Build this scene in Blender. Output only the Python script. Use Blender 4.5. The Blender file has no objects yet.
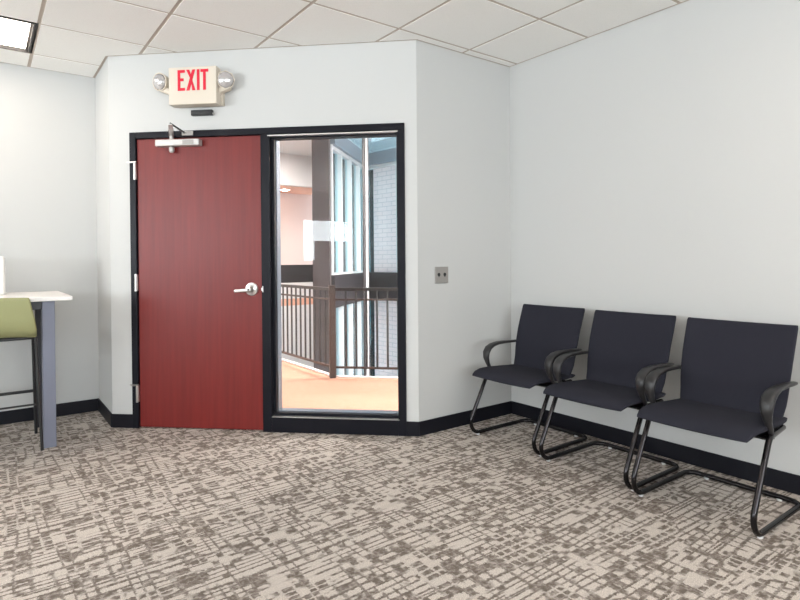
import bpy, bmesh, math, random
from mathutils import Vector, Matrix
random.seed(7)
S = bpy.context.scene
C = S.collection

# ------------------------------------------------------------------ camera
F_PX, CY, PITCH, ROLL, YAW, EYE = 561.46, 265.82, -0.00958, -0.00749, 0.63952, 1.17305
fw = Vector((math.sin(YAW)*math.cos(PITCH), math.cos(YAW)*math.cos(PITCH), math.sin(PITCH)))
rt = Vector((math.cos(YAW), -math.sin(YAW), 0)); up = rt.cross(fw)
r2 = rt*math.cos(ROLL) + up*math.sin(ROLL); u2 = -rt*math.sin(ROLL) + up*math.cos(ROLL)
cam = bpy.data.cameras.new('camera'); co = bpy.data.objects.new('camera', cam); C.objects.link(co)
cam.sensor_width = 36; cam.lens = 36*F_PX/800; cam.shift_y = -(300-CY)/800; cam.clip_start = .05
co.matrix_world = Matrix(((r2.x, u2.x, -fw.x, 0), (r2.y, u2.y, -fw.y, 0), (r2.z, u2.z, -fw.z, EYE), (0, 0, 0, 1)))
S.camera = co

# ------------------------------------------------------------------ sky, window fill and exposure
W = bpy.data.worlds.new('world'); S.world = W; W.use_nodes = True
bg = W.node_tree.nodes['Background']; bg.inputs[0].default_value = (.80, .89, .94, 1); bg.inputs[1].default_value = 3.2
S.view_settings.view_transform = 'Standard'; S.view_settings.look = 'None'; S.view_settings.gamma = 1
S.view_settings.use_curve_mapping = False
S.view_settings.exposure = 0.0
LENS_EMIT = 2.2          # ceiling fixtures of the room
ATRIUM_EMIT = 60.0        # added fill panels over the landing, out of view
FILL_W, FILL_COL = 410, (.92, .965, 1.0)

def area_light(name, loc, direction, sx, sy, power, col):
    l = bpy.data.lights.new(name, 'AREA'); l.shape = 'RECTANGLE'; l.size = sx; l.size_y = sy; l.energy = power; l.color = col
    o = bpy.data.objects.new(name, l); C.objects.link(o); o.location = loc
    o.rotation_euler = Vector(direction).to_track_quat('-Z', 'Y').to_euler()
    return o
# added lamps outside the rear windows, two tilted up to brighten the ceiling
area_light('window_fill', (-5.25, -1.08, 1.6), (1, 0, .1), 1.3, 1.0, 55, FILL_COL)  # stands in for bright sky in the window mirrored by the sidelight
area_light('window_fill', (-5.25, 2.2, 1.55), (1, 0, 1.8), 3.0, 1.6, FILL_W*.9, FILL_COL)
area_light('window_fill', (-1.2, -4.25, 1.55), (0, 1, 1.8), 5.8, 1.6, FILL_W*1.3, FILL_COL)

# ------------------------------------------------------------------ materials
def mat(name, col, rough=.6, metal=0., spec=.5, emit=None, es=0., build=None, coat=0.):
    m = bpy.data.materials.new(name); m.use_nodes = True
    nt = m.node_tree; b = nt.nodes['Principled BSDF']
    b.inputs['Base Color'].default_value = (*col, 1); b.inputs['Roughness'].default_value = rough
    b.inputs['Metallic'].default_value = metal; b.inputs['Specular IOR Level'].default_value = spec
    if coat: b.inputs['Coat Weight'].default_value = coat; b.inputs['Coat Roughness'].default_value = .15
    if emit: b.inputs['Emission Color'].default_value = (*emit, 1); b.inputs['Emission Strength'].default_value = es
    if build: build(nt, b)
    return m
class NT:
    """small wrapper to write node maths compactly"""
    def __init__(s, nt): s.nt = nt
    def n(s, t, **k):
        x = s.nt.nodes.new(t)
        for a, v in k.items(): setattr(x, a, v)
        return x
    def put(s, sock, v):
        if isinstance(v, (int, float)): sock.default_value = v
        elif isinstance(v, tuple): sock.default_value = v
        else: s.nt.links.new(v, sock)
    def m(s, op, a, b=0., c=0.):
        x = s.n('ShaderNodeMath', operation=op)
        for i, v in enumerate((a, b, c)): s.put(x.inputs[i], v)
        return x.outputs[0]
    def step(s, v, lo, hi):
        x = s.n('ShaderNodeMapRange', clamp=True); x.interpolation_type = 'SMOOTHSTEP'
        s.put(x.inputs[0], v); x.inputs[1].default_value = lo; x.inputs[2].default_value = hi
        return x.outputs[0]
    def vec(s, a, b, c=0.):
        x = s.n('ShaderNodeCombineXYZ')
        for i, v in enumerate((a, b, c)): s.put(x.inputs[i], v)
        return x.outputs[0]
    def noise(s, vec, scale=1., detail=0., rough=.5):
        x = s.n('ShaderNodeTexNoise'); s.put(x.inputs['Vector'], vec)
        x.inputs['Scale'].default_value = scale; x.inputs['Detail'].default_value = detail; x.inputs['Roughness'].default_value = rough
        return x.outputs[0]
    def mix(s, f, a, b):
        x = s.n('ShaderNodeMix', data_type='RGBA'); s.put(x.inputs[0], f)
        for i, v in ((6, a), (7, b)): s.put(x.inputs[i], (*v, 1) if isinstance(v, tuple) and len(v) == 3 else v)
        return x.outputs[2]
    def pos(s):
        g = s.n('ShaderNodeTexCoord'); return g.outputs['Object']
    def xyz(s, v):
        x = s.n('ShaderNodeSeparateXYZ'); s.put(x.inputs[0], v); return x.outputs
    def bump(s, b, h, strength, dist):
        x = s.n('ShaderNodeBump'); s.put(x.inputs['Height'], h); x.inputs['Strength'].default_value = strength
        x.inputs['Distance'].default_value = dist; s.nt.links.new(x.outputs[0], b.inputs['Normal'])

def b_wall(nt, b):
    t = NT(nt); p = t.pos()
    t.bump(b, t.noise(p, 160, 2), .08, .002)
def b_carpet(nt, b):
    t = NT(nt); p = t.pos()
    x0, y0, _ = t.xyz(p)
    A = lambda a, k: t.m('MULTIPLY', a, k)
    J = lambda v, k: A(t.m('SUBTRACT', v, .5), k)
    j = t.noise(p, 110, 2); j2 = t.noise(t.vec(y0, x0, 3.), 110, 2)
    x = t.m('ADD', x0, J(j, .022)); y = t.m('ADD', y0, J(j2, .016))
    # an uneven woven grid: warp the pitch of both directions a little
    u = t.m('ADD', x, J(t.noise(t.vec(A(x0, 7.), A(y0, .9), 2.)), .11)); v = t.m('ADD', y, J(t.noise(t.vec(A(y0, 9.), A(x0, .9), 5.)), .085))
    PX, PY = .046, .034
    def cell(c, pitch):
        q = t.m('DIVIDE', c, pitch); f = t.m('FLOOR', q); return f, t.m('SUBTRACT', q, f)
    cx, fx = cell(u, PX); cy, fy = cell(v, PY)
    wn = t.n('ShaderNodeTexWhiteNoise', noise_dimensions='2D'); nt.links.new(t.vec(cx, cy), wn.inputs['Vector']); wv = wn.outputs['Value']
    zone = t.noise(p, 4.2, 2, .6)
    blk = t.step(t.m('ADD', zone, J(wv, .36)), .515, .555)                    # this cell is a dark block
    zl = t.step(t.m('ADD', zone, J(t.noise(p, 11., 1), .20)), .52, .58)     # here the grid lines are light
    def band(f, w): return t.m('SUBTRACT', 1., t.step(f, w-.07, w+.07))
    inx = band(fy, .30); iny = band(fx, .22)
    px_ = t.step(t.noise(t.vec(A(x, 4.5), A(cy, 7.31), 1.), 1., 1), .33, .40)
    py_ = t.step(t.noise(t.vec(A(y, 6.5), A(cx, 7.31), 4.), 1., 1), .43, .49)
    lx = t.m('MULTIPLY', inx, px_); ly = t.m('MULTIPLY', iny, py_)
    line = t.m('MAXIMUM', lx, t.m('MULTIPLY', ly, .9))
    dl = t.m('MULTIPLY', line, t.m('SUBTRACT', 1., t.m('MULTIPLY', zl, .9)))                      # dark lines in the open weave
    db = t.m('MULTIPLY', blk, t.m('SUBTRACT', 1., t.m('MAXIMUM', inx, iny)))  # dark blocks cut by light lines
    ry, gy = cell(y, .031)                                                   # long thin lines across both
    thin = t.m('MULTIPLY', band(gy, .26), t.step(t.noise(t.vec(A(x, 2.6), A(ry, 5.17), 8.)), .58, .62))
    dark = t.m('MAXIMUM', t.m('MAXIMUM', dl, db), thin)
    fib = t.noise(p, 230, 3, .75); blot = t.noise(p, 45, 2)
    dark = t.m('MULTIPLY', dark, t.step(t.m('ADD', fib, A(blot, .8)), .56, .98))
    light = t.mix(t.step(fib, .35, .7), (.45, .395, .35), (.81, .735, .67))
    drk = t.mix(t.step(fib, .3, .7), (.11, .085, .070), (.215, .175, .15))
    nt.links.new(t.mix(dark, light, drk), b.inputs['Base Color'])
    t.bump(b, t.m('ADD', t.noise(p, 500, 2), A(dark, -.6)), .5, .004)
def b_tile(nt, b):
    t = NT(nt); p = t.pos()
    n = t.noise(p, 240, 3, .7)
    nt.links.new(t.mix(t.step(n, .3, .5), (.85, .835, .80), (.92, .905, .875)), b.inputs['Base Color'])
    t.bump(b, n, .15, .002)
def b_door(nt, b):
    t = NT(nt); p = t.pos(); x, y, z = t.xyz(p)
    g = t.noise(t.vec(t.m('MULTIPLY', x, 40), t.m('MULTIPLY', y, 40), t.m('MULTIPLY', z, 1.6)), 1., 4, .6)
    g2 = t.noise(t.vec(t.m('MULTIPLY', x, 5), t.m('MULTIPLY', y, 5), t.m('MULTIPLY', z, .8)), 1., 2)
    c = t.mix(t.step(g, .3, .7), (.150, .013, .011), (.195, .017, .014))
    nt.links.new(t.mix(t.m('MULTIPLY', g2, .5), c, (.115, .010, .009)), b.inputs['Base Color'])
def b_fabric(nt, b):
    t = NT(nt); p = t.pos()
    w = t.noise(p, 900, 2, .7)
    nt.links.new(t.mix(w, (.010, .010, .015), (.029, .029, .041)), b.inputs['Base Color'])
    t.bump(b, w, .3, .001)
def b_brick(nt, b):
    t = NT(nt); p = t.pos(); x, y, z = t.xyz(p)
    k = t.n('ShaderNodeTexBrick'); t.put(k.inputs['Vector'], t.vec(t.m('ADD', x, y), z, 0.)); k.inputs['Scale'].default_value = 1.
    k.inputs['Brick Width'].default_value = .2; k.inputs['Row Height'].default_value = .075; k.inputs['Mortar Size'].default_value = .006
    k.inputs[1].default_value = (.92, .82, .83, 1); k.inputs[2].default_value = (.95, .86, .87, 1); k.inputs[3].default_value = (.70, .65, .67, 1)
    nt.links.new(k.outputs[0], b.inputs['Base Color'])
def b_olive(nt, b):
    t = NT(nt); p = t.pos()
    w = t.noise(p, 600, 2, .7)
    nt.links.new(t.mix(w, (.27, .275, .125), (.35, .35, .175)), b.inputs['Base Color'])
    t.bump(b, w, .2, .001)

M = dict(
    wall=mat('wall_paint', (.535, .535, .525), .75, build=b_wall),
    base=mat('baseboard_rubber', (.008, .008, .012), .45, spec=.2),
    carpet=mat('carpet', (.4, .35, .3), .95, spec=.1, build=b_carpet),
    tile=mat('ceiling_tile', (.78, .76, .73), .9, spec=.1, build=b_tile),
    tbar=mat('ceiling_grid', (.50, .425, .36), .6),
    black=mat('black_frame_paint', (.008, .008, .012), .4, spec=.15),
    door=mat('red_door_wood', (.2, .02, .02), .40, build=b_door, coat=.0, spec=.35),
    steel=mat('brushed_steel', (.60, .585, .57), .32, 1.),
    silver=mat('silver_paint', (.50, .48, .46), .4, .35),
    dark=mat('dark_plastic', (.012, .012, .014), .4),
    armp=mat('armrest_plastic', (.018, .017, .018), .38),
    tube=mat('black_chrome_tube', (.034, .031, .033), .18, .85),
    fabric=mat('charcoal_fabric', (.02, .02, .03), .9, spec=.2, build=b_fabric),
    glide=mat('clear_glide', (.75, .75, .75), .3),
    cream=mat('cream_plastic', (.64, .57, .48), .5),
    lamp=mat('lamp_lens', (.58, .56, .56), .15, .55),
    red=mat('exit_red', (.62, .004, .03), .4, emit=(1, .01, .06), es=.06),
    plate=mat('plate_grey', (.33, .31, .29), .45, .3),
    white=mat('white_laminate', (.86, .83, .80), .35),
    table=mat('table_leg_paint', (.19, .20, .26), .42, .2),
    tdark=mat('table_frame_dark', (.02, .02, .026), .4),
    olive=mat('olive_upholstery', (.2, .22, .06), .7, build=b_olive),
    stooltube=mat('stool_tube', (.045, .045, .047), .3, .6),
    lens=mat('fixture_lens', (.9, .9, .9), .5, emit=(1, .89, .77), es=LENS_EMIT),
    alens=mat('landing_fill_lens', (.9, .9, .9), .5, emit=(1, .92, .85), es=ATRIUM_EMIT),
    reveal_light=mat('painted_reveal_light', (.11, .14, .18), .4, .3),
    slens=mat('stair_fill_lens', (.9, .9, .9), .5, emit=(1, .90, .84), es=ATRIUM_EMIT*3.),
    dlens=mat('downlight_lens', (.9, .9, .9), .5, emit=(1, .86, .72), es=50),
    fixture=mat('fixture_recess_shade', (.03, .026, .024), .5),
    peach=mat('peach_carpet', (.53, .295, .21), .85, spec=.15),
    curb=mat('landing_edge_paint', (.80, .74, .70), .6),
    rail=mat('railing_paint', (.020, .015, .014), .42),
    post=mat('railing_post_brown', (.060, .036, .028), .5),
    column=mat('column_brown', (.055, .042, .042), .6),
    mull=mat('mullion_white', (.72, .74, .75), .45, .2),
    spandrel=mat('spandrel_dark', (.022, .018, .021), .5),
    header=mat('header_bluegrey', (.23, .27, .31), .6),
    aceil=mat('atrium_ceiling', (.80, .86, .88), .9),
    awall=mat('far_wall_pink', (.78, .64, .60), .85),
    asoff=mat('soffit_peach', (.76, .42, .30), .85),
    abulk=mat('bulkhead_white', (.76, .76, .77), .85),
    brick=mat('white_brick', (.8, .75, .76), .85, build=b_brick),
    afloor=mat('lower_floor', (.62, .66, .70), .7),
    steelb=mat('blind_grey', (.5, .5, .5), .6),
)
def glass_mat(name, tint, refl=1.0):
    m = bpy.data.materials.new(name); m.use_nodes = True; nt = m.node_tree; nt.nodes.clear(); t = NT(nt)
    out = t.n('ShaderNodeOutputMaterial'); mx = t.n('ShaderNodeMixShader'); tr = t.n('ShaderNodeBsdfTransparent'); gl = t.n('ShaderNodeBsdfGlossy')
    tr.inputs[0].default_value = (*tint, 1); gl.inputs['Roughness'].default_value = 0.0; gl.inputs[0].default_value = (1, 1, 1, 1)
    fr = t.n('ShaderNodeFresnel'); fr.inputs[0].default_value = 1.5
    nt.links.new(t.m('MULTIPLY', fr.outputs[0], refl), mx.inputs[0]); nt.links.new(tr.outputs[0], mx.inputs[1]); nt.links.new(gl.outputs[0], mx.inputs[2])
    nt.links.new(mx.outputs[0], out.inputs[0]); return m
M['glass'] = glass_mat('clear_glass', (.98, .99, .99), .62)
M['skydim'] = glass_mat('dimming_skylight_glass', (.66, .74, .77), .6)
M['cyan'] = glass_mat('tinted_glass', (.62, .90, .97), 1.)

# ------------------------------------------------------------------ mesh helpers
def obj(name, bm, m, parent=None, smooth=False, angle=40):
    me = bpy.data.meshes.new(name); bmesh.ops.recalc_face_normals(bm, faces=bm.faces[:]); bm.to_mesh(me); bm.free()
    me.materials.append(m)
    if smooth:
        for p in me.polygons: p.use_smooth = True
        me.set_sharp_from_angle(angle=math.radians(angle))
    o = bpy.data.objects.new(name, me); C.objects.link(o)
    if parent: o.parent = parent
    return o
def thing(name, label, cat, loc=(0, 0, 0), rz=0., group=None):
    o = bpy.data.objects.new(name, None); C.objects.link(o); o.location = loc; o.rotation_euler = (0, 0, rz)
    o.empty_display_size = .1
    o['label'] = label; o['category'] = cat
    if group: o['group'] = group
    return o
def tag(o, label, cat, group=None):
    o['label'] = label; o['category'] = cat
    if group: o['group'] = group
    return o
def struct(o): o['kind'] = 'structure'; return o
def box(bm, x0, x1, y0, y1, z0, z1, bev=0., mtx=None, seg=2):
    r = bmesh.ops.create_cube(bm, size=1.); vs = r['verts']
    for v in vs: v.co = Vector((x0+(v.co.x+.5)*(x1-x0), y0+(v.co.y+.5)*(y1-y0), z0+(v.co.z+.5)*(z1-z0)))
    if bev:
        es = list({e for v in vs for e in v.link_edges})
        rr = bmesh.ops.bevel(bm, geom=es, offset=bev, segments=seg, affect='EDGES', profile=.5)
        vs = list({v for f in rr['faces'] for v in f.verts} | {v for v in vs if v.is_valid})
    if mtx is not None: bmesh.ops.transform(bm, matrix=mtx, verts=[v for v in vs if v.is_valid])
    return bm
def bx(*a, **k): return box(bmesh.new(), *a, **k)
def prism(pts, z0, z1):
    """vertical prism over a plan polygon"""
    bm = bmesh.new(); lo = [bm.verts.new((x, y, z0)) for x, y in pts]; hi = [bm.verts.new((x, y, z1)) for x, y in pts]
    bm.faces.new(lo); bm.faces.new(hi); n = len(pts)
    for i in range(n): bm.faces.new((lo[i], lo[(i+1) % n], hi[(i+1) % n], hi[i]))
    return bm
def fillet(pts, r, n=6, closed=False):
    P = [Vector(p) for p in pts]; out = []; N = len(P)
    for i, p in enumerate(P):
        if not closed and i in (0, N-1): out.append(p); continue
        a, b = P[i-1], P[(i+1) % N]; u = (a-p); v = (b-p)
        ang = u.angle(v)
        if ang > math.pi-.02: out.append(p); continue
        d = min(r/math.tan(ang/2), u.length*.49, v.length*.49); s = p+u.normalized()*d; e = p+v.normalized()*d
        rr = d*math.tan(ang/2); c = p+(u.normalized()+v.normalized()).normalized()*(rr/math.sin(ang/2))
        A = s-c; B = e-c; th = A.angle(B)
        for k in range(n+1):
            t = k/n; out.append(c+(A*math.sin((1-t)*th)+B*math.sin(t*th))/math.sin(th))
    return out
def tube(bm, pts, r, seg=10, closed=False):
    P = [Vector(p) for p in pts]; N = len(P); rings = []; prev = None
    for i in range(N):
        t = ((P[(i+1) % N]-P[i-1]) if closed or 0 < i < N-1 else (P[1]-P[0] if i == 0 else P[-1]-P[-2])).normalized()
        if prev is None:
            prev = t.orthogonal().normalized()
        prev = (prev-t*prev.dot(t)).normalized(); b = t.cross(prev)
        rr = r[i] if isinstance(r, (list, tuple)) else r
        rings.append([bm.verts.new(P[i]+prev*rr*math.cos(2*math.pi*k/seg)+b*rr*math.sin(2*math.pi*k/seg)) for k in range(seg)])
    for i in range(N if closed else N-1):
        A, B = rings[i], rings[(i+1) % N]
        off = 0
        if closed and i == N-1:
            off = min(range(seg), key=lambda o: (A[0].co-B[o].co).length)
        for k in range(seg): bm.faces.new((A[k], A[(k+1) % seg], B[(k+1+off) % seg], B[(k+off) % seg]))
    if not closed:
        bm.faces.new(rings[0][::-1]); bm.faces.new(rings[-1])
    return bm
def loft(bm, st, seg=24, n=3., arch=0.):
    """stations (centre, right, normal, half width, half thickness); superellipse sections"""
    rings = []
    for s in st:
        c, R, N_, a, b = s[:5]; c = Vector(c); R = Vector(R).normalized(); N_ = Vector(N_).normalized()
        ar = s[5] if len(s) > 5 else arch
        ring = []
        for k in range(seg):
            th = 2*math.pi*k/seg; cs, sn = math.cos(th), math.sin(th)
            xx = math.copysign(abs(cs)**(2/n), cs); yy = math.copysign(abs(sn)**(2/n), sn)
            ring.append(bm.verts.new(c+R*xx*a+N_*(yy*b+ar*xx*xx)))
        rings.append(ring)
    for A, B in zip(rings, rings[1:]):
        for k in range(seg): bm.faces.new((A[k], A[(k+1) % seg], B[(k+1) % seg], B[k]))
    bm.faces.new(rings[0][::-1]); bm.faces.new(rings[-1])
    return bm
def lathe(bm, prof, mtx, seg=20):
    """profile (radius, height) about local z, placed by mtx"""
    rings = []
    for r, h in prof:
        rings.append([bm.verts.new(mtx @ Vector((max(r, 1e-5)*math.cos(2*math.pi*k/seg), max(r, 1e-5)*math.sin(2*math.pi*k/seg), h))) for k in range(seg)])
    for A, B in zip(rings, rings[1:]):
        for k in range(seg): bm.faces.new((A[k], A[(k+1) % seg], B[(k+1) % seg], B[k]))
    bm.faces.new(rings[0][::-1]); bm.faces.new(rings[-1])
    return bm
def copy_tree(o, parent=None):
    c = o.copy(); C.objects.link(c); c.parent = parent
    for ch in list(o.children): copy_tree(ch, c)
    return c

# ------------------------------------------------------------------ room shell
XR, YL, YS, XT, H = 3.228, 5.007, 2.928, .732, 2.631          # right wall, left wall, short wall, recess wall, ceiling
C2 = Vector((.7323, 4.4308, 0)); C3 = Vector((2.3255, 2.9279, 0))
WD = (C3-C2).normalized(); WN = Vector((WD.y, -WD.x, 0))          # along the door wall, and its normal into the room
XB, YB, T, ZT = -5.0, -4.0, .12, 2.8
LW = (C3-C2).length
WM = Matrix(((WD.x, WN.x, 0, C2.x), (WD.y, WN.y, 0, C2.y), (0, 0, 1, 0), (0, 0, 0, 1)))   # local: s along the wall, o into the room, z up
def plan(s, o): p = C2+WD*s+WN*o; return (p.x, p.y)

room = [(XB, YB), (XR, YB), (XR, YS), (C3.x, C3.y), (C2.x, C2.y), (XT, YL), (XB, YL)]
bm = bmesh.new(); e = .06
fl = [(XB-e, YB-e), (XR+e, YB-e), (XR+e, YS+e), plan(LW, -.14), plan(-.0, -.14), (XT+e, YL+e), (XB-e, YL+e)]
bm.faces.new([bm.verts.new((x, y, 0)) for x, y in fl])
r = bmesh.ops.extrude_face_region(bm, geom=bm.faces[:]); bmesh.ops.translate(bm, vec=(0, 0, -.15), verts=[v for v in r['geom'] if isinstance(v, bmesh.types.BMVert)])
struct(obj('floor', bm, M['carpet']))

struct(obj('wall_left', bx(XB-T, XT+.02, YL, YL+T, -.1, ZT), M['wall']))
struct(obj('wall_recess', prism([(XT, YL+T), (XT, C2.y), plan(.0, -.13), (XT+T, YL+T)], -.1, ZT), M['wall']))
struct(obj('wall_corner', prism([(C3.x, YS), (XR+T, YS), (XR+T, YS+T), plan(LW+.0, -.13)], -.1, ZT), M['wall']))
struct(obj('wall_right', bx(XR, XR+T, YB-T, YS+T, -.1, ZT), M['wall']))
# door wall: jamb piece, header and right piece around the door and sidelight opening
S0, S1, ZO = .158, 2.108, 2.088
bm = bx(0, S0, -.13, 0, -.1, ZT); box(bm, S1, LW, -.13, 0, -.1, ZT); box(bm, S0, S1, -.13, 0, ZO, ZT)
bmesh.ops.transform(bm, matrix=WM, verts=bm.verts[:]); struct(obj('wall_front', bm, M['wall']))
# walls behind the photographer, each with a band of windows
def wall_with_hole(axis, c0, c1, lo, hi, h0, h1, z0, z1, name):
    bm = bmesh.new()
    parts = [(lo, h0, -.1, ZT), (h1, hi, -.1, ZT), (h0, h1, -.1, z0), (h0, h1, z1, ZT)]
    for a, b, za, zb in parts:
        box(bm, c0, c1, a, b, za, zb) if axis == 'x' else box(bm, a, b, c0, c1, za, zb)
    struct(obj(name, bm, M['wall']))
wall_with_hole('x', XB-T, XB, YB-T, .30, -1.72, -.44, 1.14, 2.08, 'wall_back')
wall_with_hole('x', XB-T, XB, .30, YL+T, .65, 3.75, .75, 2.35, 'wall_back_2')
window_3_args = ('window_3', 'x', XB-.06, .65, 3.75, .75, 2.35, 3)  # unseen window added to let in more fill light
wall_with_hole('y', YB-T, YB, XB-T, XR+T, -4.2, 1.8, .75, 2.35, 'wall_near')
def window_band(name, axis, c, lo, hi, z0, z1, n):
    w = struct(bpy.data.objects.new(name, None)); C.objects.link(w)
    def B(bm, a, b, za, zb, t): box(bm, c-t, c+t, a, b, za, zb) if axis == 'x' else box(bm, a, b, c-t, c+t, za, zb)
    bm = bmesh.new(); d = .03
    B(bm, lo, hi, z0, z0+.05, d); B(bm, lo, hi, z1-.05, z1, d)
    for i in range(n+1):
        p = lo+(hi-lo)*i/n; B(bm, max(lo, p-.025), min(hi, p+.025), z0+.05, z1-.05, d)
    obj('window_frame', bm, M['mull'], w)
    bm = bmesh.new(); B(bm, lo+.01, hi-.01, z0+.03, z1-.03, .003); obj('window_glass', bm, M['glass'], w)
window_band('window_1', 'x', XB-.06, -1.72, -.44, 1.14, 2.08, 1)
struct(obj('reflection_blocker', bx(XB+.05, XB+.17, -2.6, -.67, 0, 1.59), M['wall']))  # unseen block added to cut the mirrored window to an L shape
window_band(*window_3_args)
window_band('window_2', 'y', YB-.06, -4.2, 1.8, .75, 2.35, 4)  # window_2 is unseen, added as a source of fill light

# baseboards
BH, BT = .0965, .010
struct(obj('baseboard_left', bx(XB, XT, YL-BT, YL, 0, BH, .003), M['base']))
struct(obj('baseboard_recess', bx(XT-BT, XT, C2.y-.004, YL-BT, 0, BH, .003), M['base']))
bm = bx(-.008, S0, 0, BT, 0, BH, .002); bmesh.ops.transform(bm, matrix=WM, verts=bm.verts[:]); struct(obj('baseboard_front', bm, M['base']))
bm = bx(S1, LW+.004, 0, BT, 0, BH, .002); bmesh.ops.transform(bm, matrix=WM, verts=bm.verts[:]); struct(obj('baseboard_sidelight', bm, M['base']))
struct(obj('baseboard_corner', bx(C3.x, XR, YS-BT, YS, 0, BH, .003), M['base']))
struct(obj('baseboard_right', bx(XR-BT, XR, YB, YS-BT, 0, BH, .003), M['base']))

# ceiling: lay-in tiles below a grid of tees
G, U0, V0 = .6096, -.31571, 2.84531
def clip(poly, n, d):
    out = []
    for i in range(len(poly)):
        a, b = poly[i], poly[(i+1) % len(poly)]; da = a[0]*n[0]+a[1]*n[1]-d; db = b[0]*n[0]+b[1]*n[1]-d
        if da <= 0: out.append(a)
        if (da < 0 < db) or (db < 0 < da):
            t = da/(da-db); out.append((a[0]+(b[0]-a[0])*t, a[1]+(b[1]-a[1])*t))
    return out
def zones(q, m):
    """split a plan rectangle into the pieces that lie inside the room, m clear of the walls"""
    dn = (-WN.x, -WN.y); dd = C2.x*dn[0]+C2.y*dn[1]-m
    res = []
    z1 = clip(clip(q, (1, 0), XT-m), (0, 1), YL-m); res.append(z1)
    z2 = clip(clip(clip(q, (-1, 0), -(XT-m)), (1, 0), C3.x-m*.4), dn, dd); res.append(z2)
    z3 = clip(clip(clip(q, (-1, 0), -(C3.x-m*.4)), (1, 0), XR-m), (0, 1), YS-m); res.append(z3)
    return [z for z in res if len(z) >= 3]
fixtures = [(-1, 2), (3, -5), (-7, 2), (3, -10), (-1, -9), (-5, -10)]      # west end column, row: each spans two tiles
taken = {(i+k, j) for i, j in fixtures for k in (0, 1)}
bm = bmesh.new(); gap = .011
def skirt(bm, z, h, z0):
    lo = [bm.verts.new((x, y, z0)) for x, y in z]
    try: bm.faces.new(lo)
    except ValueError: return
    ins = [bm.verts.new((x, y, z0+h)) for x, y in z]
    for i in range(len(z)): bm.faces.new((lo[i], lo[(i+1) % len(z)], ins[(i+1) % len(z)], ins[i]))
for i in range(-9, 7):
    for j in range(-12, 5):
        if (i, j) in taken: continue
        x0, x1, y0, y1 = U0+G*i+gap, U0+G*(i+1)-gap, V0+G*j+gap, V0+G*(j+1)-gap
        for z in zones([(max(x0, XB+.01), max(y0, YB+.01)), (x1, max(y0, YB+.01)), (x1, y1), (max(x0, XB+.01), y1)], .018):
            if max(p[0] for p in z)-min(p[0] for p in z) > .01 and max(p[1] for p in z)-min(p[1] for p in z) > .01: skirt(bm, z, .0035, H)
struct(obj('ceiling', bm, M['tile']))
bm = bmesh.new()
for i in range(-9, 7):
    for j in range(-12, 5):
        if (i, j) in taken: continue
        for z in zones([(U0+G*i, V0+G*j), (U0+G*(i+1), V0+G*j), (U0+G*(i+1), V0+G*(j+1)), (U0+G*i, V0+G*(j+1))], -.03):
            bm.faces.new([bm.verts.new((x, y, H+.0028)) for x, y in z])
struct(obj('trim_1', bm, M['tbar']))
bm = bx(XB-T, XR+T, YB-T, YL+T, ZT, ZT+.1); struct(obj('ceiling_slab', bm, M['abulk']))

# ceiling fixtures
def fixture(i, j, label):
    x0, y0 = U0+G*i, V0+G*j; w, d = 2*G, G
    t = thing('ceiling_light', label, 'ceiling light', (x0+w/2, y0+d/2, H), 0, 'recessed ceiling lights')
    hw, hd = w/2-.012, d/2-.012
    bm = bmesh.new()                                         # tray: rim and recessed sides
    for a in ((-hw, -hw+.012, -hd, hd), (hw-.012, hw, -hd, hd), (-hw+.012, hw-.012, -hd, -hd+.012), (-hw+.012, hw-.012, hd-.012, hd)):
        box(bm, a[0], a[1], a[2], a[3], -.001, .075)
    obj('housing', bm, M['fixture'], t)  # near-black colour paints in the shade of the recess
    bm = bmesh.new(); bm.faces.new([bm.verts.new(p) for p in ((-hw+.02, -hd+.012, .02), (hw-.026, -hd+.012, .02), (hw-.026, hd-.012, .02), (-hw+.02, hd-.012, .02))])
    bmesh.ops.solidify(bm, geom=bm.faces[:], thickness=-.01)
    obj('lens', bm, M['lens'], t)
    bm = bx(-hw+.001, hw-.001, -hd+.001, hd-.001, .075, .085); obj('housing_top', bm, M['fixture'], t)
labs = ['recessed ceiling light at the top left above the counter table', 'recessed ceiling light above the row of chairs', 
        'recessed ceiling light beyond the counter table', 'recessed ceiling light in the far rear corner by the chair wall', 'recessed ceiling light by the rear windows', 'recessed ceiling light in the rear window corner']
for (i, j), l in zip(fixtures, labs): fixture(i, j, l)

# ------------------------------------------------------------------ door, frame and sidelight
def wallbox(bm, s0, s1, o0, o1, z0, z1, bev=0.):
    return box(bm, s0, s1, o0, o1, z0, z1, bev, WM)
FO = .012
SD0, SD1, SG0, SG1 = .207, 1.112, 1.200, 2.053
d = struct(bpy.data.objects.new('door_1', None)); C.objects.link(d)
bm = bmesh.new()
wallbox(bm, S0, SD0-.003, -.135, FO, 0, ZO, .003)
wallbox(bm, SD0-.003, S1, -.135, FO, 2.043, ZO, .003)
wallbox(bm, SD1+.003, 1.178, -.135, FO, 0, 2.043, .003)
wallbox(bm, 1.178, SG0, -.10, -.022, .13, 2.024, .002)
wallbox(bm, SG1, S1, -.135, FO, 0, 2.043, .003)
wallbox(bm, 1.178, SG1, -.135, FO, 0, .105, .003)
wallbox(bm, 1.178, SG1, -.10, -.022, .105, .128, .002); wallbox(bm, 1.178, SG1, -.10, -.022, 2.018, 2.043, .002)
obj('door_frame', bm, M['black'], d)
bm = bmesh.new(); wallbox(bm, SD0, SD1, -.05, -.005, .008, 2.040, .002); obj('door_leaf', bm, M['door'], d)
bm = bmesh.new(); wallbox(bm, 1.19, SG1+.008, -.058, -.050, .12, 2.03); o = obj('window_glass', bm, M['glass'], d); o['label'] = 'clear glass pane of the sidelight'
bm = bmesh.new(); wallbox(bm, 1.166, 2.062, -.02, FO+.004, 2.028, 2.037, .001)
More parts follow.
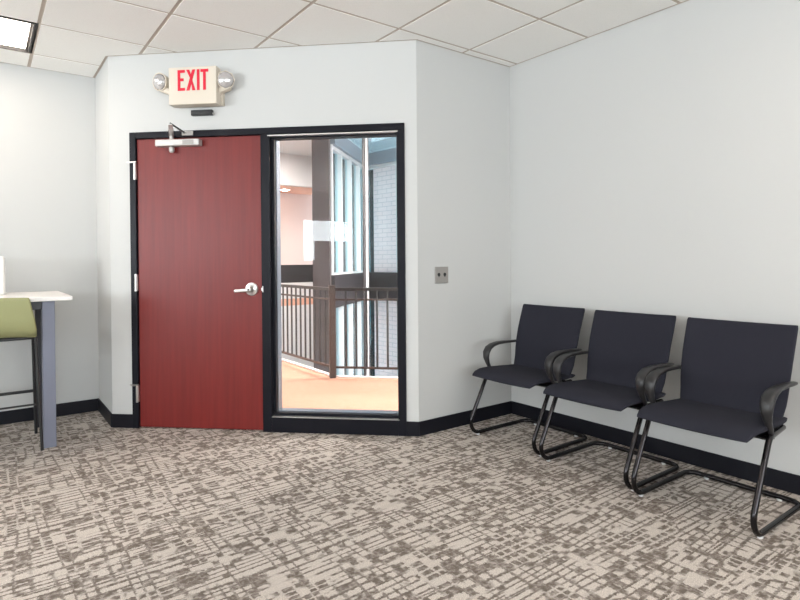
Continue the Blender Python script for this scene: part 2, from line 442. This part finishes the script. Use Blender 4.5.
wallbox(bm, 1.180, 2.062, -.022, FO+.003, .104, .109, .001); obj('bright_stop', bm, M['steel'], d)
bm = bmesh.new(); wallbox(bm, SG0-.001, SG0+.004, -.134, -.060, .128, 2.02); wallbox(bm, SG0+.004, SG1, -.134, -.060, .126, .131); obj('reveal_light_strip', bm, M['reveal_light'], d)  # strips coloured blue-grey to paint in daylight caught by the reveal
# hinges
for k, z in enumerate((1.815, 1.03, .245)):
    bm = bmesh.new(); tube(bm, [WM @ Vector((.196, .012, z-.06)), WM @ Vector((.196, .012, z+.06))], .0085, 10)
    wallbox(bm, .186, .206, -.004, .010, z-.057, z+.057)
    if k != 1:
        zz = z+.062; tube(bm, [WM @ Vector((.150, .020, zz)), WM @ Vector((.196, .020, zz)), WM @ Vector((.214, .02, zz+.002))], .006, 8)
    obj('hinge', bm, M['steel'], d, True)
# lever handle and strike
Mh = WM @ Matrix.Translation((1.040, -.006, .983)) @ Matrix.Rotation(-math.pi/2, 4, 'X')
h = obj('door_handle', lathe(bmesh.new(), [(0, 0), (.046, 0), (.046, .006), (.042, .011), (.022, .013), (.0145, .020), (.0145, .052), (.017, .056), (.017, .068), (0, .07)], Mh, 28), M['steel'], d, True)
bm = bmesh.new(); st = []
for s, a, b in ((1.050, .013, .009), (1.03, .013, .009), (.99, .0115, .008), (.96, .0115, .0075), (.942, .011, .0065), (.937, .006, .004)):
    st.append((WM @ Vector((s, .058, .979-(1.05-s)*.06)), (0, 0, 1), WN, a, b))
obj('lever', loft(bm, st, 16, 2.6), M['steel'], h, True)
bm = lathe(bmesh.new(), [(0, .0), (.0075, .0), (.0075, .002), (0, .002)], WM @ Matrix.Translation((1.041, .065, .982)) @ Matrix.Rotation(-math.pi/2, 4, 'X'), 12)
obj('keyhole', bm, M['dark'], h)
bm = bmesh.new(); wallbox(bm, 1.121, 1.127, FO, FO+.003, .962, 1.004, .001); wallbox(bm, 1.112, 1.121, FO-.006, FO+.002, .972, .992, .001); obj('strike_plate', bm, M['steel'], d)
# closer
t = thing('door_closer', 'silver hydraulic door closer with folding arm at the door top', 'door closer')
bm = bmesh.new(); wallbox(bm, .372, .692, -.006, .052, 1.977, 2.022, .006); obj('body', bm, M['silver'], t)
bm = bmesh.new(); wallbox(bm, .575, .655, .052, .0535, 1.984, 2.014); obj('cover_plate', bm, M['plate'], t)
up_ = lambda s, o, z: WM @ Matrix.Translation((s, o, z))
bm = lathe(bmesh.new(), [(0, -.062), (.012, -.062), (.018, -.05), (.018, -.03), (.013, -.024), (0, -.024)], up_(.481, .024, 1.998), 14); obj('pinion_cap', bm, M['silver'], t, True)
bm = lathe(bmesh.new(), [(0, 0), (.014, 0), (.014, .03), (.009, .034), (0, .034)], up_(.481, .024, 2.02), 14); obj('pinion', bm, M['silver'], t, True)
bm = bmesh.new(); e0 = Vector((.481, .024, 2.048)); e1 = Vector((.612, .275, 2.062)); e2 = Vector((.575, .028, 2.072))
loft(bm, [(WM @ p, WM.to_3x3() @ Vector((.88, -.47, 0)), (0, 0, 1), a, .0045) for p, a in ((e0+(e0-e1)*.06, .012), (e0, .018), (e0.lerp(e1, .5), .016), (e1, .014), (e1+(e1-e0)*.05, .009))], 12, 3)
obj('arm', bm, M['steel'], t, True)
bm = bmesh.new(); tube(bm, [WM @ (e1+Vector((0, 0, .01))), WM @ e2], .0065, 10); obj('forearm', bm, M['stooltube'], t, True)
bm = bmesh.new(); wallbox(bm, .555, .635, FO, FO+.012, 2.052, 2.082, .003); wallbox(bm, .562, .590, FO+.012, .036, 2.062, 2.070, .002); obj('frame_shoe', bm, M['silver'], t)

# ------------------------------------------------------------------ exit sign, sensor, outlet
t = thing('exit_sign', 'lit cream EXIT sign with two emergency lamp heads above the red door', 'exit sign', tuple(WM @ Vector((.68, 0, 2.365))), math.atan2(WD.y, WD.x))
# thing-local axes: x along the wall, y away from the room
def sbx(s0, s1, o0, o1, z0, z1, bev=0., bm=None): return box(bm or bmesh.new(), s0-.68, s1-.68, -o1, -o0, z0-2.365, z1-2.365, bev)
obj('housing', sbx(.511, .850, .035, .110, 2.240, 2.492, .004), M['cream'], t)
obj('back_plate', sbx(.525, .862, 0, .034, 2.248, 2.478, .003), M['cream'], t)
def strokes(bm, polys):
    for p in polys:
        f = [bm.verts.new((x-.68, -.1105, z-2.365)) for x, z in p]; b = [bm.verts.new((x-.68, -.1125, z-2.365)) for x, z in p]
        bm.faces.new(f); bm.faces.new(b)
        for i in range(len(p)): bm.faces.new((f[i], f[(i+1) % len(p)], b[(i+1) % len(p)], b[i]))
z0, z1 = 2.332, 2.472; w = .019
R = lambda a, b, c, e_: [(a, c), (b, c), (b, e_), (a, e_)]
bm = bmesh.new()
strokes(bm, [R(.577, .577+w, z0, z1), R(.577+w, .629, z0, z0+w), R(.577+w, .629, z1-w, z1), R(.577+w, .620, (z0+z1-w)/2+.004, (z0+z1+w)/2+.004)])
strokes(bm, [[(.639, z0), (.639+w+.003, z0), (.703, z1), (.703-w-.003, z1)]]); 
strokes(bm, [[(.639, z1), (.639+w+.003, z1), (.671+.0115, (z0+z1)/2+.003), (.671-.0005, (z0+z1)/2-.012+.015)], [(.671-.0115+.011, (z0+z1)/2-.003), (.671+.0115, (z0+z1)/2-.003), (.703, z0), (.703-w-.003, z0)]])
strokes(bm, [R(.714, .714+w, z0, z1)]); strokes(bm, [R(.740, .795, z1-w, z1), R(.7675-w/2, .7675+w/2, z0, z1-w)])
o = obj('lettering', bm, M['red'], t); o['label'] = 'red glowing letters EXIT'
for sgn, s, z in ((-1, .437, 2.412), (1, .898, 2.405)):
    bm = bmesh.new()
    a0 = .520 if sgn < 0 else .846
    loft(bm, [(Vector((a0-.68, -.045, 2.325-2.365)), (0, 1, 0), (0, 0, 1), .028, .022), (Vector((s-sgn*.035-.68, -.045, z-.055-2.365)), (0, 1, 0), (0, 0, 1), .030, .026), (Vector((s+sgn*.02-.68, -.045, z-.03-2.365)), (0, 1, 0), (0, 0, 1), .028, .030)], 12, 4)
    obj('lamp_bracket', bm, M['cream'], t)
    ax = Vector((sgn*.28, -1, -.12)).normalized(); q = ax.to_track_quat('Z', 'X').to_matrix().to_4x4()
    mm = Matrix.Translation((s-.68, -.06, z-2.365)) @ q
    hd = obj('lamp_head', lathe(bmesh.new(), [(0, -.055), (.030, -.055), (.045, -.03), (.060, .012), (.062, .026), (.057, .026), (.055, .016), (0, .012)], mm, 8 if sgn > 0 else 16), M['cream'], t)
    bm = lathe(bmesh.new(), [(0, .0125), (.053, .0155), (.050, .032), (.036, .042), (.018, .047), (0, .048)], mm, 20); obj('lamp_lens', bm, M['lamp'], hd, True)
t = thing('door_sensor', 'small black motion sensor bar on the wall below the exit sign', 'sensor')
bm = bmesh.new(); wallbox(bm, .625, .780, 0, .030, 2.185, 2.224, .006); obj('body', bm, M['dark'], t)
bm = bmesh.new(); wallbox(bm, .640, .755, .030, .034, 2.190, 2.206, .002); obj('lens', bm, M['armp'], t)
bm = bmesh.new(); wallbox(bm, .781, .786, .002, .026, 2.190, 2.200); obj('side_clip', bm, M['silver'], t)
t = thing('wall_outlet', 'grey metal two-hole outlet plate on the wall right of the sidelight', 'outlet', (2.531, YS, 1.0705))
obj('plate', bx(-.060, .060, -.006, 0, -.057, .057, .002), M['plate'], t)
for x in (-.0265, .0265):
    bm = lathe(bmesh.new(), [(0, 0), (.012, 0), (.012, .0012), (0, .0012)], Matrix.Translation((x, -.006, .004)) @ Matrix.Rotation(math.pi/2, 4, 'X'), 16)
    f = [bm.verts.new((x+a, -.0071, b)) for a, b in ((-.0105, .000), (.0105, .000), (0, -.016))]; bm.faces.new(f)
    obj('socket', bm, M['dark'], t)

# ------------------------------------------------------------------ waiting chairs
def make_chair():
    t = thing('waiting_chair', 'x', 'chair', (0, 0, 0), math.pi, 'black cantilever chairs along the right wall')
    hw, r = .265, .0125
    # one continuous sled tube: seat rail, front leg, floor runner, rear bar, and back again
    P = [(.10, -hw+.03, .398), (.335, -hw, .402), (.545, -hw, r+.004), (-.05, -hw, r+.004), (-.05, hw, r+.004), (.545, hw, r+.004), (.335, hw, .402), (.10, hw-.03, .398)]
    Q = [Vector(P[0])]
    rad = {1: .05, 2: .075, 3: .06, 4: .06, 5: .075, 6: .05}
    for i in range(1, 7):
        Q += fillet([P[i-1], P[i], P[i+1]], rad[i], 7)[1:-1]
    Q.append(Vector(P[-1]))
    bm = bmesh.new(); tube(bm, Q, r, 12)
    tube(bm, [(.14, -hw+.03, .398), (.14, hw-.03, .398)], .010, 8)
    obj('sled_frame', bm, M['tube'], t, True)
    for x, y in ((.43, -hw), (.43, hw), (-.044, -.17), (-.044, .17)):
        bm = lathe(bmesh.new(), [(0, 0), (.010, 0), (.012, .004), (.012, .010), (0, .010)], Matrix.Translation((x, y, 0)), 10); obj('glide', bm, M['glide'], t, True)
    # seat: curved pad with waterfall front edge
    st = []
    prof = [(.055, .422, .232, .004), (.06, .422, .240, .012), (.085, .421, .246, .018), (.15, .421, .252, .021), (.25, .425, .256, .023), (.35, .430, .258, .023), (.42, .430, .257, .021), (.465, .421, .254, .0165), (.487, .410, .249, .011), (.495, .403, .244, .004)]
    for i, (dd, z, a, b) in enumerate(prof):
        p0 = prof[max(0, i-1)]; p1 = prof[min(len(prof)-1, i+1)]; tg = Vector((p1[0]-p0[0], 0, p1[1]-p0[1])).normalized()
        st.append((Vector((dd, 0, z)), (0, 1, 0), Vector((-tg.z, 0, tg.x)), a, b, .008))
    obj('seat', loft(bmesh.new(), st, 32, 3.6), M['fabric'], t, True, 60)
    prof = [(.135, .405, .215, .004), (.128, .412, .226, .010), (.108, .440, .236, .013), (.088, .490, .243, .0135), (.077, .545, .248, .0135), (.066, .600, .251, .013), (.044, .680, .254, .0125), (.012, .770, .256, .012), (-.012, .836, .257, .011), (-.0165, .848, .255, .008), (-.0175, .852, .252, .003)]
    st = []
    for i, (dd, z, a, b) in enumerate(prof):
        p0 = prof[max(0, i-1)]; p1 = prof[min(len(prof)-1, i+1)]; tg = Vector((p1[0]-p0[0], 0, p1[1]-p0[1])).normalized()
        st.append((Vector((dd-.02, 0, z)), (0, -1, 0), Vector((tg.z, 0, -tg.x)), a, b, .014))
    obj('backrest', loft(bmesh.new(), st, 32, 5.), M['fabric'], t, True, 60)
    bm = bmesh.new(); box(bm, .20, .345, -hw+.01, hw-.01, .391, .399, .002); obj('seat_pan', bm, M['dark'], t)
    for sg in (-1, 1):
        y = sg*(hw-.004)
        st = []; pts = [(.295, .392, .010, .007), (.310, .425, .012, .009), (.338, .470, .016, .011), (.352, .510, .0235, .013), (.350, .545, .028, .0145), (.330, .573, .029, .0145), (.295, .590, .027, .013), (.24, .599, .023, .0115), (.17, .600, .021, .010), (.10, .598, .019, .009), (.050, .597, .017, .008), (.035, .597, .012, .005)]
        for i, (dd, z, a, b) in enumerate(pts):
            p0 = pts[max(0, i-1)]; p1 = pts[min(len(pts)-1, i+1)]; tg = Vector((p1[0]-p0[0], 0, p1[1]-p0[1])).normalized()
            st.append((Vector((dd, y, z)), (0, 1, 0), Vector((-tg.z, 0, tg.x)), a, b))
        obj('armrest', loft(bmesh.new(), st, 18, 2.6), M['armp'], t, True, 60)
        bm = bmesh.new(); box(bm, .27, .345, min(y, sg*.235), max(y, sg*.235), .390, .401, .003); obj('arm_bracket', bm, M['tube'], t)
        bm = bmesh.new(); box(bm, .040, .062, min(y, sg*.235), max(y, sg*.235), .586, .602, .003); obj('back_bracket', bm, M['armp'], t)
    return t
ch = make_chair()
rows = [(3.090, 2.447, 0., 'black fabric sled-base chair in the corner beside the short wall, farthest along the row'),
        (3.057, 1.836, 0., 'black fabric sled-base chair standing between the two other waiting chairs'),
        (3.028, 1.247, 0., 'black fabric sled-base chair at the near end of the row, farthest from the corner')]
for k, (x, y, a, l) in enumerate(rows):
    c = ch if k == 0 else copy_tree(ch)
    c.location = (x, y, 0); c.rotation_euler = (0, 0, math.pi+a); c['label'] = l

# ------------------------------------------------------------------ counter table, stool and box at the left
TZ = .965
t = thing('counter_table', 'tall white-topped counter table on blue-grey legs against the left wall', 'table', (-.45, 4.5, 0))
obj('tabletop', bx(-.95, .905, -.42, .40, TZ-.028, TZ, .004), M['white'], t)
for sx in (-1, 1):
    x0, x1 = (.748, .818) if sx > 0 else (-.86, -.79)
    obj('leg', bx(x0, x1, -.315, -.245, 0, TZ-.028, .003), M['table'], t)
    obj('leg', bx(x0, x1, .245, .315, 0, TZ-.028, .003), M['tdark'], t)  # rear legs take the dark frame colour to paint in their shade
bm = bx(-.79, .748, -.305, -.255, TZ-.085, TZ-.0285, .002); box(bm, -.79, .748, .255, .305, TZ-.085, TZ-.0285, .002)
for x in (.758, -.85): box(bm, x, x+.05, -.245, .245, TZ-.085, TZ-.0285, .002)
obj('apron', bm, M['tdark'], t)
o = obj('storage_box', bx(-.16, .12, -.13, .13, 0, .255, .018, seg=4), M['white']); o.location = (0, 4.62, TZ)
tag(o, 'white rounded box standing on the counter table', 'box')

t = thing('counter_stool', 'olive green upholstered counter stool with thin black legs', 'stool', (.02, 4.28, 0))
# shell: seat and low back in one curved piece, seen from behind
st = []
prof = [(.22, .742, .205, .008), (.20, .748, .215, .016), (.10, .745, .222, .018), (0, .742, .225, .018), (-.12, .742, .240, .018), (-.19, .752, .243, .018), (-.228, .785, .240, .017), (-.243, .84, .230, .016), (-.250, .90, .217, .015), (-.256, .957, .206, .013), (-.258, .970, .200, .006)]
for i, (yy, z, a, b) in enumerate(prof):
    p0 = prof[max(0, i-1)]; p1 = prof[min(len(prof)-1, i+1)]; tg = Vector((0, p1[0]-p0[0], p1[1]-p0[1])).normalized()
    st.append((Vector((0, yy, z)), (1, 0, 0), Vector((0, -tg.z, tg.y)), a, b, .022))
obj('seat_shell', loft(bmesh.new(), st, 28, 4.), M['olive'], t, True, 60)
bm = bx(-.2, .2, -.17, .17, .706, .724, .006); obj('seat_pan', bm, M['dark'], t)
for sx in (-1, 1):
    bm = bmesh.new(); tube(bm, [(sx*.240, -.15, .712), (sx*.266, -.15, .008)], .009, 10); obj('leg', bm, M['stooltube'], t, True)
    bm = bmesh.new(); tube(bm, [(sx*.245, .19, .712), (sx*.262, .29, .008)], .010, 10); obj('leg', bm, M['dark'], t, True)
bm = bmesh.new(); tube(bm, [(-.255, -.15, .30), (.255, -.15, .30)], .006, 8); obj('footrest', bm, M['stooltube'], t, True)
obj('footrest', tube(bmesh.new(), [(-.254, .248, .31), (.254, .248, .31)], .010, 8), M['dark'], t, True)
bm = bmesh.new()
for sx in (-1, 1): tube(bm, [(sx*.240, -.155, .712), (sx*.245, .195, .712)], .010, 8)
tube(bm, [(-.24, -.15, .712), (.24, -.15, .712)], .009, 8); obj('under_frame', bm, M['dark'], t, True)

# ------------------------------------------------------------------ landing and atrium beyond the sidelight
PR = Vector((2.826, 4.927, 0))                      # corner post of the railing
RD = Vector((.707, -.707, 0)).normalized()           # right run
LD = Vector((.0, 1., 0)).normalized()           # left run
RE = PR+RD*2.1; LE = PR+LD*4.1
land = [plan(0, -.14), plan(LW, -.14), (RE.x, RE.y), (PR.x, PR.y), (LE.x, LE.y), (.85, LE.y)]
land = [plan(LW, -.14), (RE.x+.04, RE.y-.02), (PR.x, PR.y), (LE.x, LE.y), (.85, LE.y), (.85, YL+T), plan(0, -.14)]
struct(obj('floor_landing', prism(land, -.30, 0.), M['peach']))
bm = bmesh.new()
def edge(bm, a, b, o0, o1, z0, z1):
    d_ = (b-a).normalized(); n_ = Vector((d_.y, -d_.x, 0))
    m_ = Matrix(((d_.x, n_.x, 0, a.x), (d_.y, n_.y, 0, a.y), (0, 0, 1, 0), (0, 0, 0, 1)))
    box(bm, 0, (b-a).length, o0, o1, z0, z1, 0., m_)
edge(bm, PR, RE, -.05, .0, -.36, .012); edge(bm, PR, LE, 0., .05, -.36, .012)
struct(obj('trim_2', bm, M['curb']))
t = thing('balcony_railing', 'black metal balcony railing with brown corner post beyond the sidelight glass', 'railing')
def run(a, d_, L, sgn, n, name_side):
    off = Vector((d_.y, -d_.x, 0))*sgn*.0
    b = a+d_*L
    def bar(z, h, w):
        bm = bmesh.new(); edge(bm, a+off, b+off, -w/2, w/2, z, z+h); return bm
    obj('top_rail', bar(.875, .03, .045), M['rail'], t)
    obj('mid_rail', bar(.778, .018, .024), M['post'], t)
    obj('bottom_rail', bar((.100), .020, .026), M['post'], t)
    for k in range(1, n):
        p = a+d_*(L*k/n); obj('baluster', bx(p.x-.0075, p.x+.0075, p.y-.0075, p.y+.0075, .11, .876), M['rail'], t)
run(PR+RD*.03+Vector((-.02, -.02, 0)), RD, 2.0, 1, 19, 'r'); run(PR+LD*.03+Vector((-.015, 0, 0)), LD, 4.0, -1, 36, 'l')
m_ = Matrix.Translation((PR.x-.015, PR.y, 0)) @ Matrix.Rotation(math.radians(-20), 4, 'Z')
obj('post', box(bmesh.new(), -.03, .03, -.03, .03, 0, .93, .003, m_), M['post'], t)
for a, L in ((PR+LD*4.04, 0), (PR+RD*2.05, 0)):
    obj('post', bx(a.x-.03, a.x+.03, a.y-.03, a.y+.03, 0, .93, .003), M['post'], t)

ZA, ZH, ZL = 3.04, 2.83, -3.3
QA = Vector((3.95, 7.03, 0)); QB = Vector((5.50, 8.45, 0)); QD = (QB-QA).normalized()      # curtain wall from column to corner
BD = Vector((.13, -.99, 0)).normalized(); QC = QB+BD*6.5                                     # brick-side wall coming back towards the room
SKY = [(2.9, 5.3), (5.95, 5.3), (5.62, 8.36), (5.45, 8.25), (4.05, 6.97), (2.9, 6.0)]
bm = bmesh.new(); OUT = [(.3, 2.2), (8., 1.2), (8., 11.), (5.2, 11.), (.3, 11.), (.3, 6.)]
pairs = [(OUT[k], SKY[k]) for k in range(6)]
for k in range(6):
    (o1, s1), (o2, s2) = pairs[k], pairs[(k+1) % 6]
    for zz in (ZA, ZA+.25): bm.faces.new([bm.verts.new((*q, zz)) for q in (o1, o2, s2, s1)])
    bm.faces.new([bm.verts.new(q) for q in ((*s1, ZA), (*s2, ZA), (*s2, ZA+.25), (*s1, ZA+.25))])
struct(obj('ceiling_atrium', bm, M['aceil']))
w6 = struct(bpy.data.objects.new('window_6', None)); C.objects.link(w6)  # skylight added so the sky brightens the atrium
obj('window_glass', prism([SKY[0], SKY[1], (5.83, 6.2), (3.22, 6.2), SKY[5]], ZA+.01, ZA+.016), M['glass'], w6)
obj('window_glass', prism([(3.22, 6.2), (5.83, 6.2), SKY[2], SKY[3], SKY[4]], ZA+.01, ZA+.016), M['skydim'], w6)  # pane tinted only to dim the sky where it is visible
bm = bmesh.new()
for y in (5.75, 6.2): box(bm, 2.9, 5.85, y-.03, y+.03, ZA+.1, ZA+.25)
obj('window_frame', bm, M['mull'], w6)
struct(obj('floor_atrium', prism([(.4, 2.6), (8., 1.2), (8., 11.), (.4, 11.)], ZL-.1, ZL), M['afloor']))
bm = bmesh.new(); edge(bm, QA, QB, -.12, .12, ZH, ZA); edge(bm, QB, QC, -.12, .12, ZH, ZA); struct(obj('beam_1', bm, M['header']))
bm = bmesh.new(); edge(bm, QA, QB, -.10, .10, .50, .97); edge(bm, QB, QC, -.10, .10, .50, .97); struct(obj('wall_spandrel', bm, M['spandrel']))
# window_3: glazed wall along QA-QB, both storeys
w3 = struct(bpy.data.objects.new('window_4', None)); C.objects.link(w3)
LQ = (QB-QA).length; bm = bmesh.new()
for k, (p, ww) in enumerate(((.03, .06), (.50, .05), (1.02, .05), (1.55, .05), (LQ-.06, .12))):
    a = QA+QD*(p-ww/2); b = QA+QD*(p+ww/2); edge(bm, a, b, -.05, .07, .97, ZH); edge(bm, a, b, -.05, .07, ZL, .50)
edge(bm, QA, QB, -.04, .06, ZH-.05, ZH); edge(bm, QA, QB, -.04, .06, .97, 1.0)
obj('window_frame', bm, M['mull'], w3)
bm = bmesh.new(); edge(bm, QA, QB, -.004, .004, 1.0, ZH-.05); edge(bm, QA, QB, -.004, .004, ZL, .50); obj('window_glass', bm, M['cyan'], w3)
# window_4: tall narrow lights, then the painted brick
w4 = struct(bpy.data.objects.new('window_5', None)); C.objects.link(w4)
bm = bmesh.new()
for p, ww in ((.02, .09), (.90, .05)):
    a = QB+BD*(p); b = QB+BD*(p+ww); edge(bm, a, b, -.05, .08, .97, ZH); edge(bm, a, b, -.05, .08, ZL, .50)
edge(bm, QB, QC, -.04, .06, ZH-.05, ZH)
obj('window_frame', bm, M['mull'], w4)
bm = bmesh.new(); edge(bm, QB+BD*.11, QB+BD*.27, -.004, .004, .97, ZH-.05); edge(bm, QB+BD*.11, QB+BD*.27, -.004, .004, ZL, .50)
obj('window_glass', bm, M['cyan'], w4)
bm = bmesh.new(); edge(bm, QB+BD*.27, QC, -.02, .02, .97, ZH); edge(bm, QB+BD*.27, QC, -.02, .02, ZL, .50); struct(obj('wall_brick', bm, M['brick']))
# piers added behind the tinted glass to imitate brick mirrored in it
N_ = Vector((-QD.y, QD.x, 0))
for p, ww in ((1.12, .30), (1.66, .34), (2.25, .30), (2.75, 1.0)):
    bm = bmesh.new(); a = QA+N_*.32+QD*(p); edge(bm, a, a+QD*ww, -.06, .06, ZL, 4.2); struct(obj('reflection_pier', bm, M['brick']))
bm = bx(4.096, 4.130, 6.26, 6.30, ZL, ZA); struct(obj('trim_4', bm, M['steelb']))
bm = bx(4.070, 4.0955, 6.272, 6.297, ZL, ZA); box(bm, 4.1305, 4.154, 6.272, 6.297, ZL, ZA); struct(obj('trim_5', bm, M['spandrel']))
# column and the opening to the far corridor
struct(obj('column', prism([(3.66, 6.94), (3.86, 6.82), (4.00, 7.02), (3.80, 7.14)], ZL, ZA), M['column']))
bm = bmesh.new(); edge(bm, Vector((3.84, 7.06, 0)), Vector((5.20, 9.46, 0)), -.06, .06, ZL, ZA); struct(obj('wall_side', bm, M['column']))
struct(obj('wall_bulkhead', bx(.4, 4.95, 9.0, 9.12, 2.50, ZA), M['abulk']))
struct(obj('soffit', bx(.4, 5.3, 9.12, 10.2, 2.50, 2.56), M['asoff']))
struct(obj('wall_far', bx(.4, 5.4, 10.1, 10.2, ZL, 2.50), M['awall']))
struct(obj('wall_parapet', bx(.4, 4.95, 9.0, 9.12, .80, 1.11), M['spandrel']))
bm = bx(.4, 4.95, 9.0, 9.12, ZL, .40); box(bm, .4, 4.95, 9.0, 9.12, .52, .80); struct(obj('wall_fascia', bm, M['abulk']))
struct(obj('trim_3', bx(.4, 4.95, 9.0, 9.12, .40, .52), M['asoff']))
struct(obj('floor_far', bx(.4, 4.95, 9.12, 10.1, -.2, 0), M['peach']))
struct(obj('wall_corridor', bx(.3, .4, 5.1, 11, ZL, ZA), M['abulk']))
# unseen glowing panels added to brighten the atrium
for (x, y), l in zip(((2.0, 8.0), (3.05, 8.0), (5.5, 4.2), (6.0, 2.9)), ('added fill light panel over the landing along the railing', 'added fill light panel over the railing near the far bulkhead', 'added fill light panel over the stair opening by the skylight', 'added fill light panel over the stair opening by the brick wall')):
    t = thing('fill_panel', l, 'ceiling light', (x, y, ZA), 0, 'atrium fill panels')
    bm = bmesh.new(); q = .45
    for a in ((-q, -q+.02, -q, q), (q-.02, q, -q, q), (-q+.02, q-.02, -q, -q+.02), (-q+.02, q-.02, q-.02, q)): box(bm, *a, -.03, 0)
    obj('frame', bm, M['mull'], t); obj('lens', bx(-q+.02, q-.02, -q+.02, q-.02, -.022, -.004), M['slens' if x > 4 else 'alens'], t)
for x, l in ((4.5, 'small round downlight in the peach soffit nearest the brown column'), (3.6, 'added middle downlight in the peach soffit across the atrium'), (2.7, 'added downlight in the peach soffit farthest from the brown column')):  # last two are out of view, added to brighten the recess
    t = thing('recessed_downlight', l, 'ceiling light', (x, 9.6, 2.50), 0, 'soffit downlights')
    obj('trim_ring', lathe(bmesh.new(), [(0, 0), (.10, 0), (.10, -.008), (0, -.008)], Matrix.Identity(4), 16), M['mull'], t)
    obj('lens', lathe(bmesh.new(), [(0, -.008), (.08, -.008), (.08, -.012), (0, -.012)], Matrix.Identity(4), 16), M['dlens'], t)
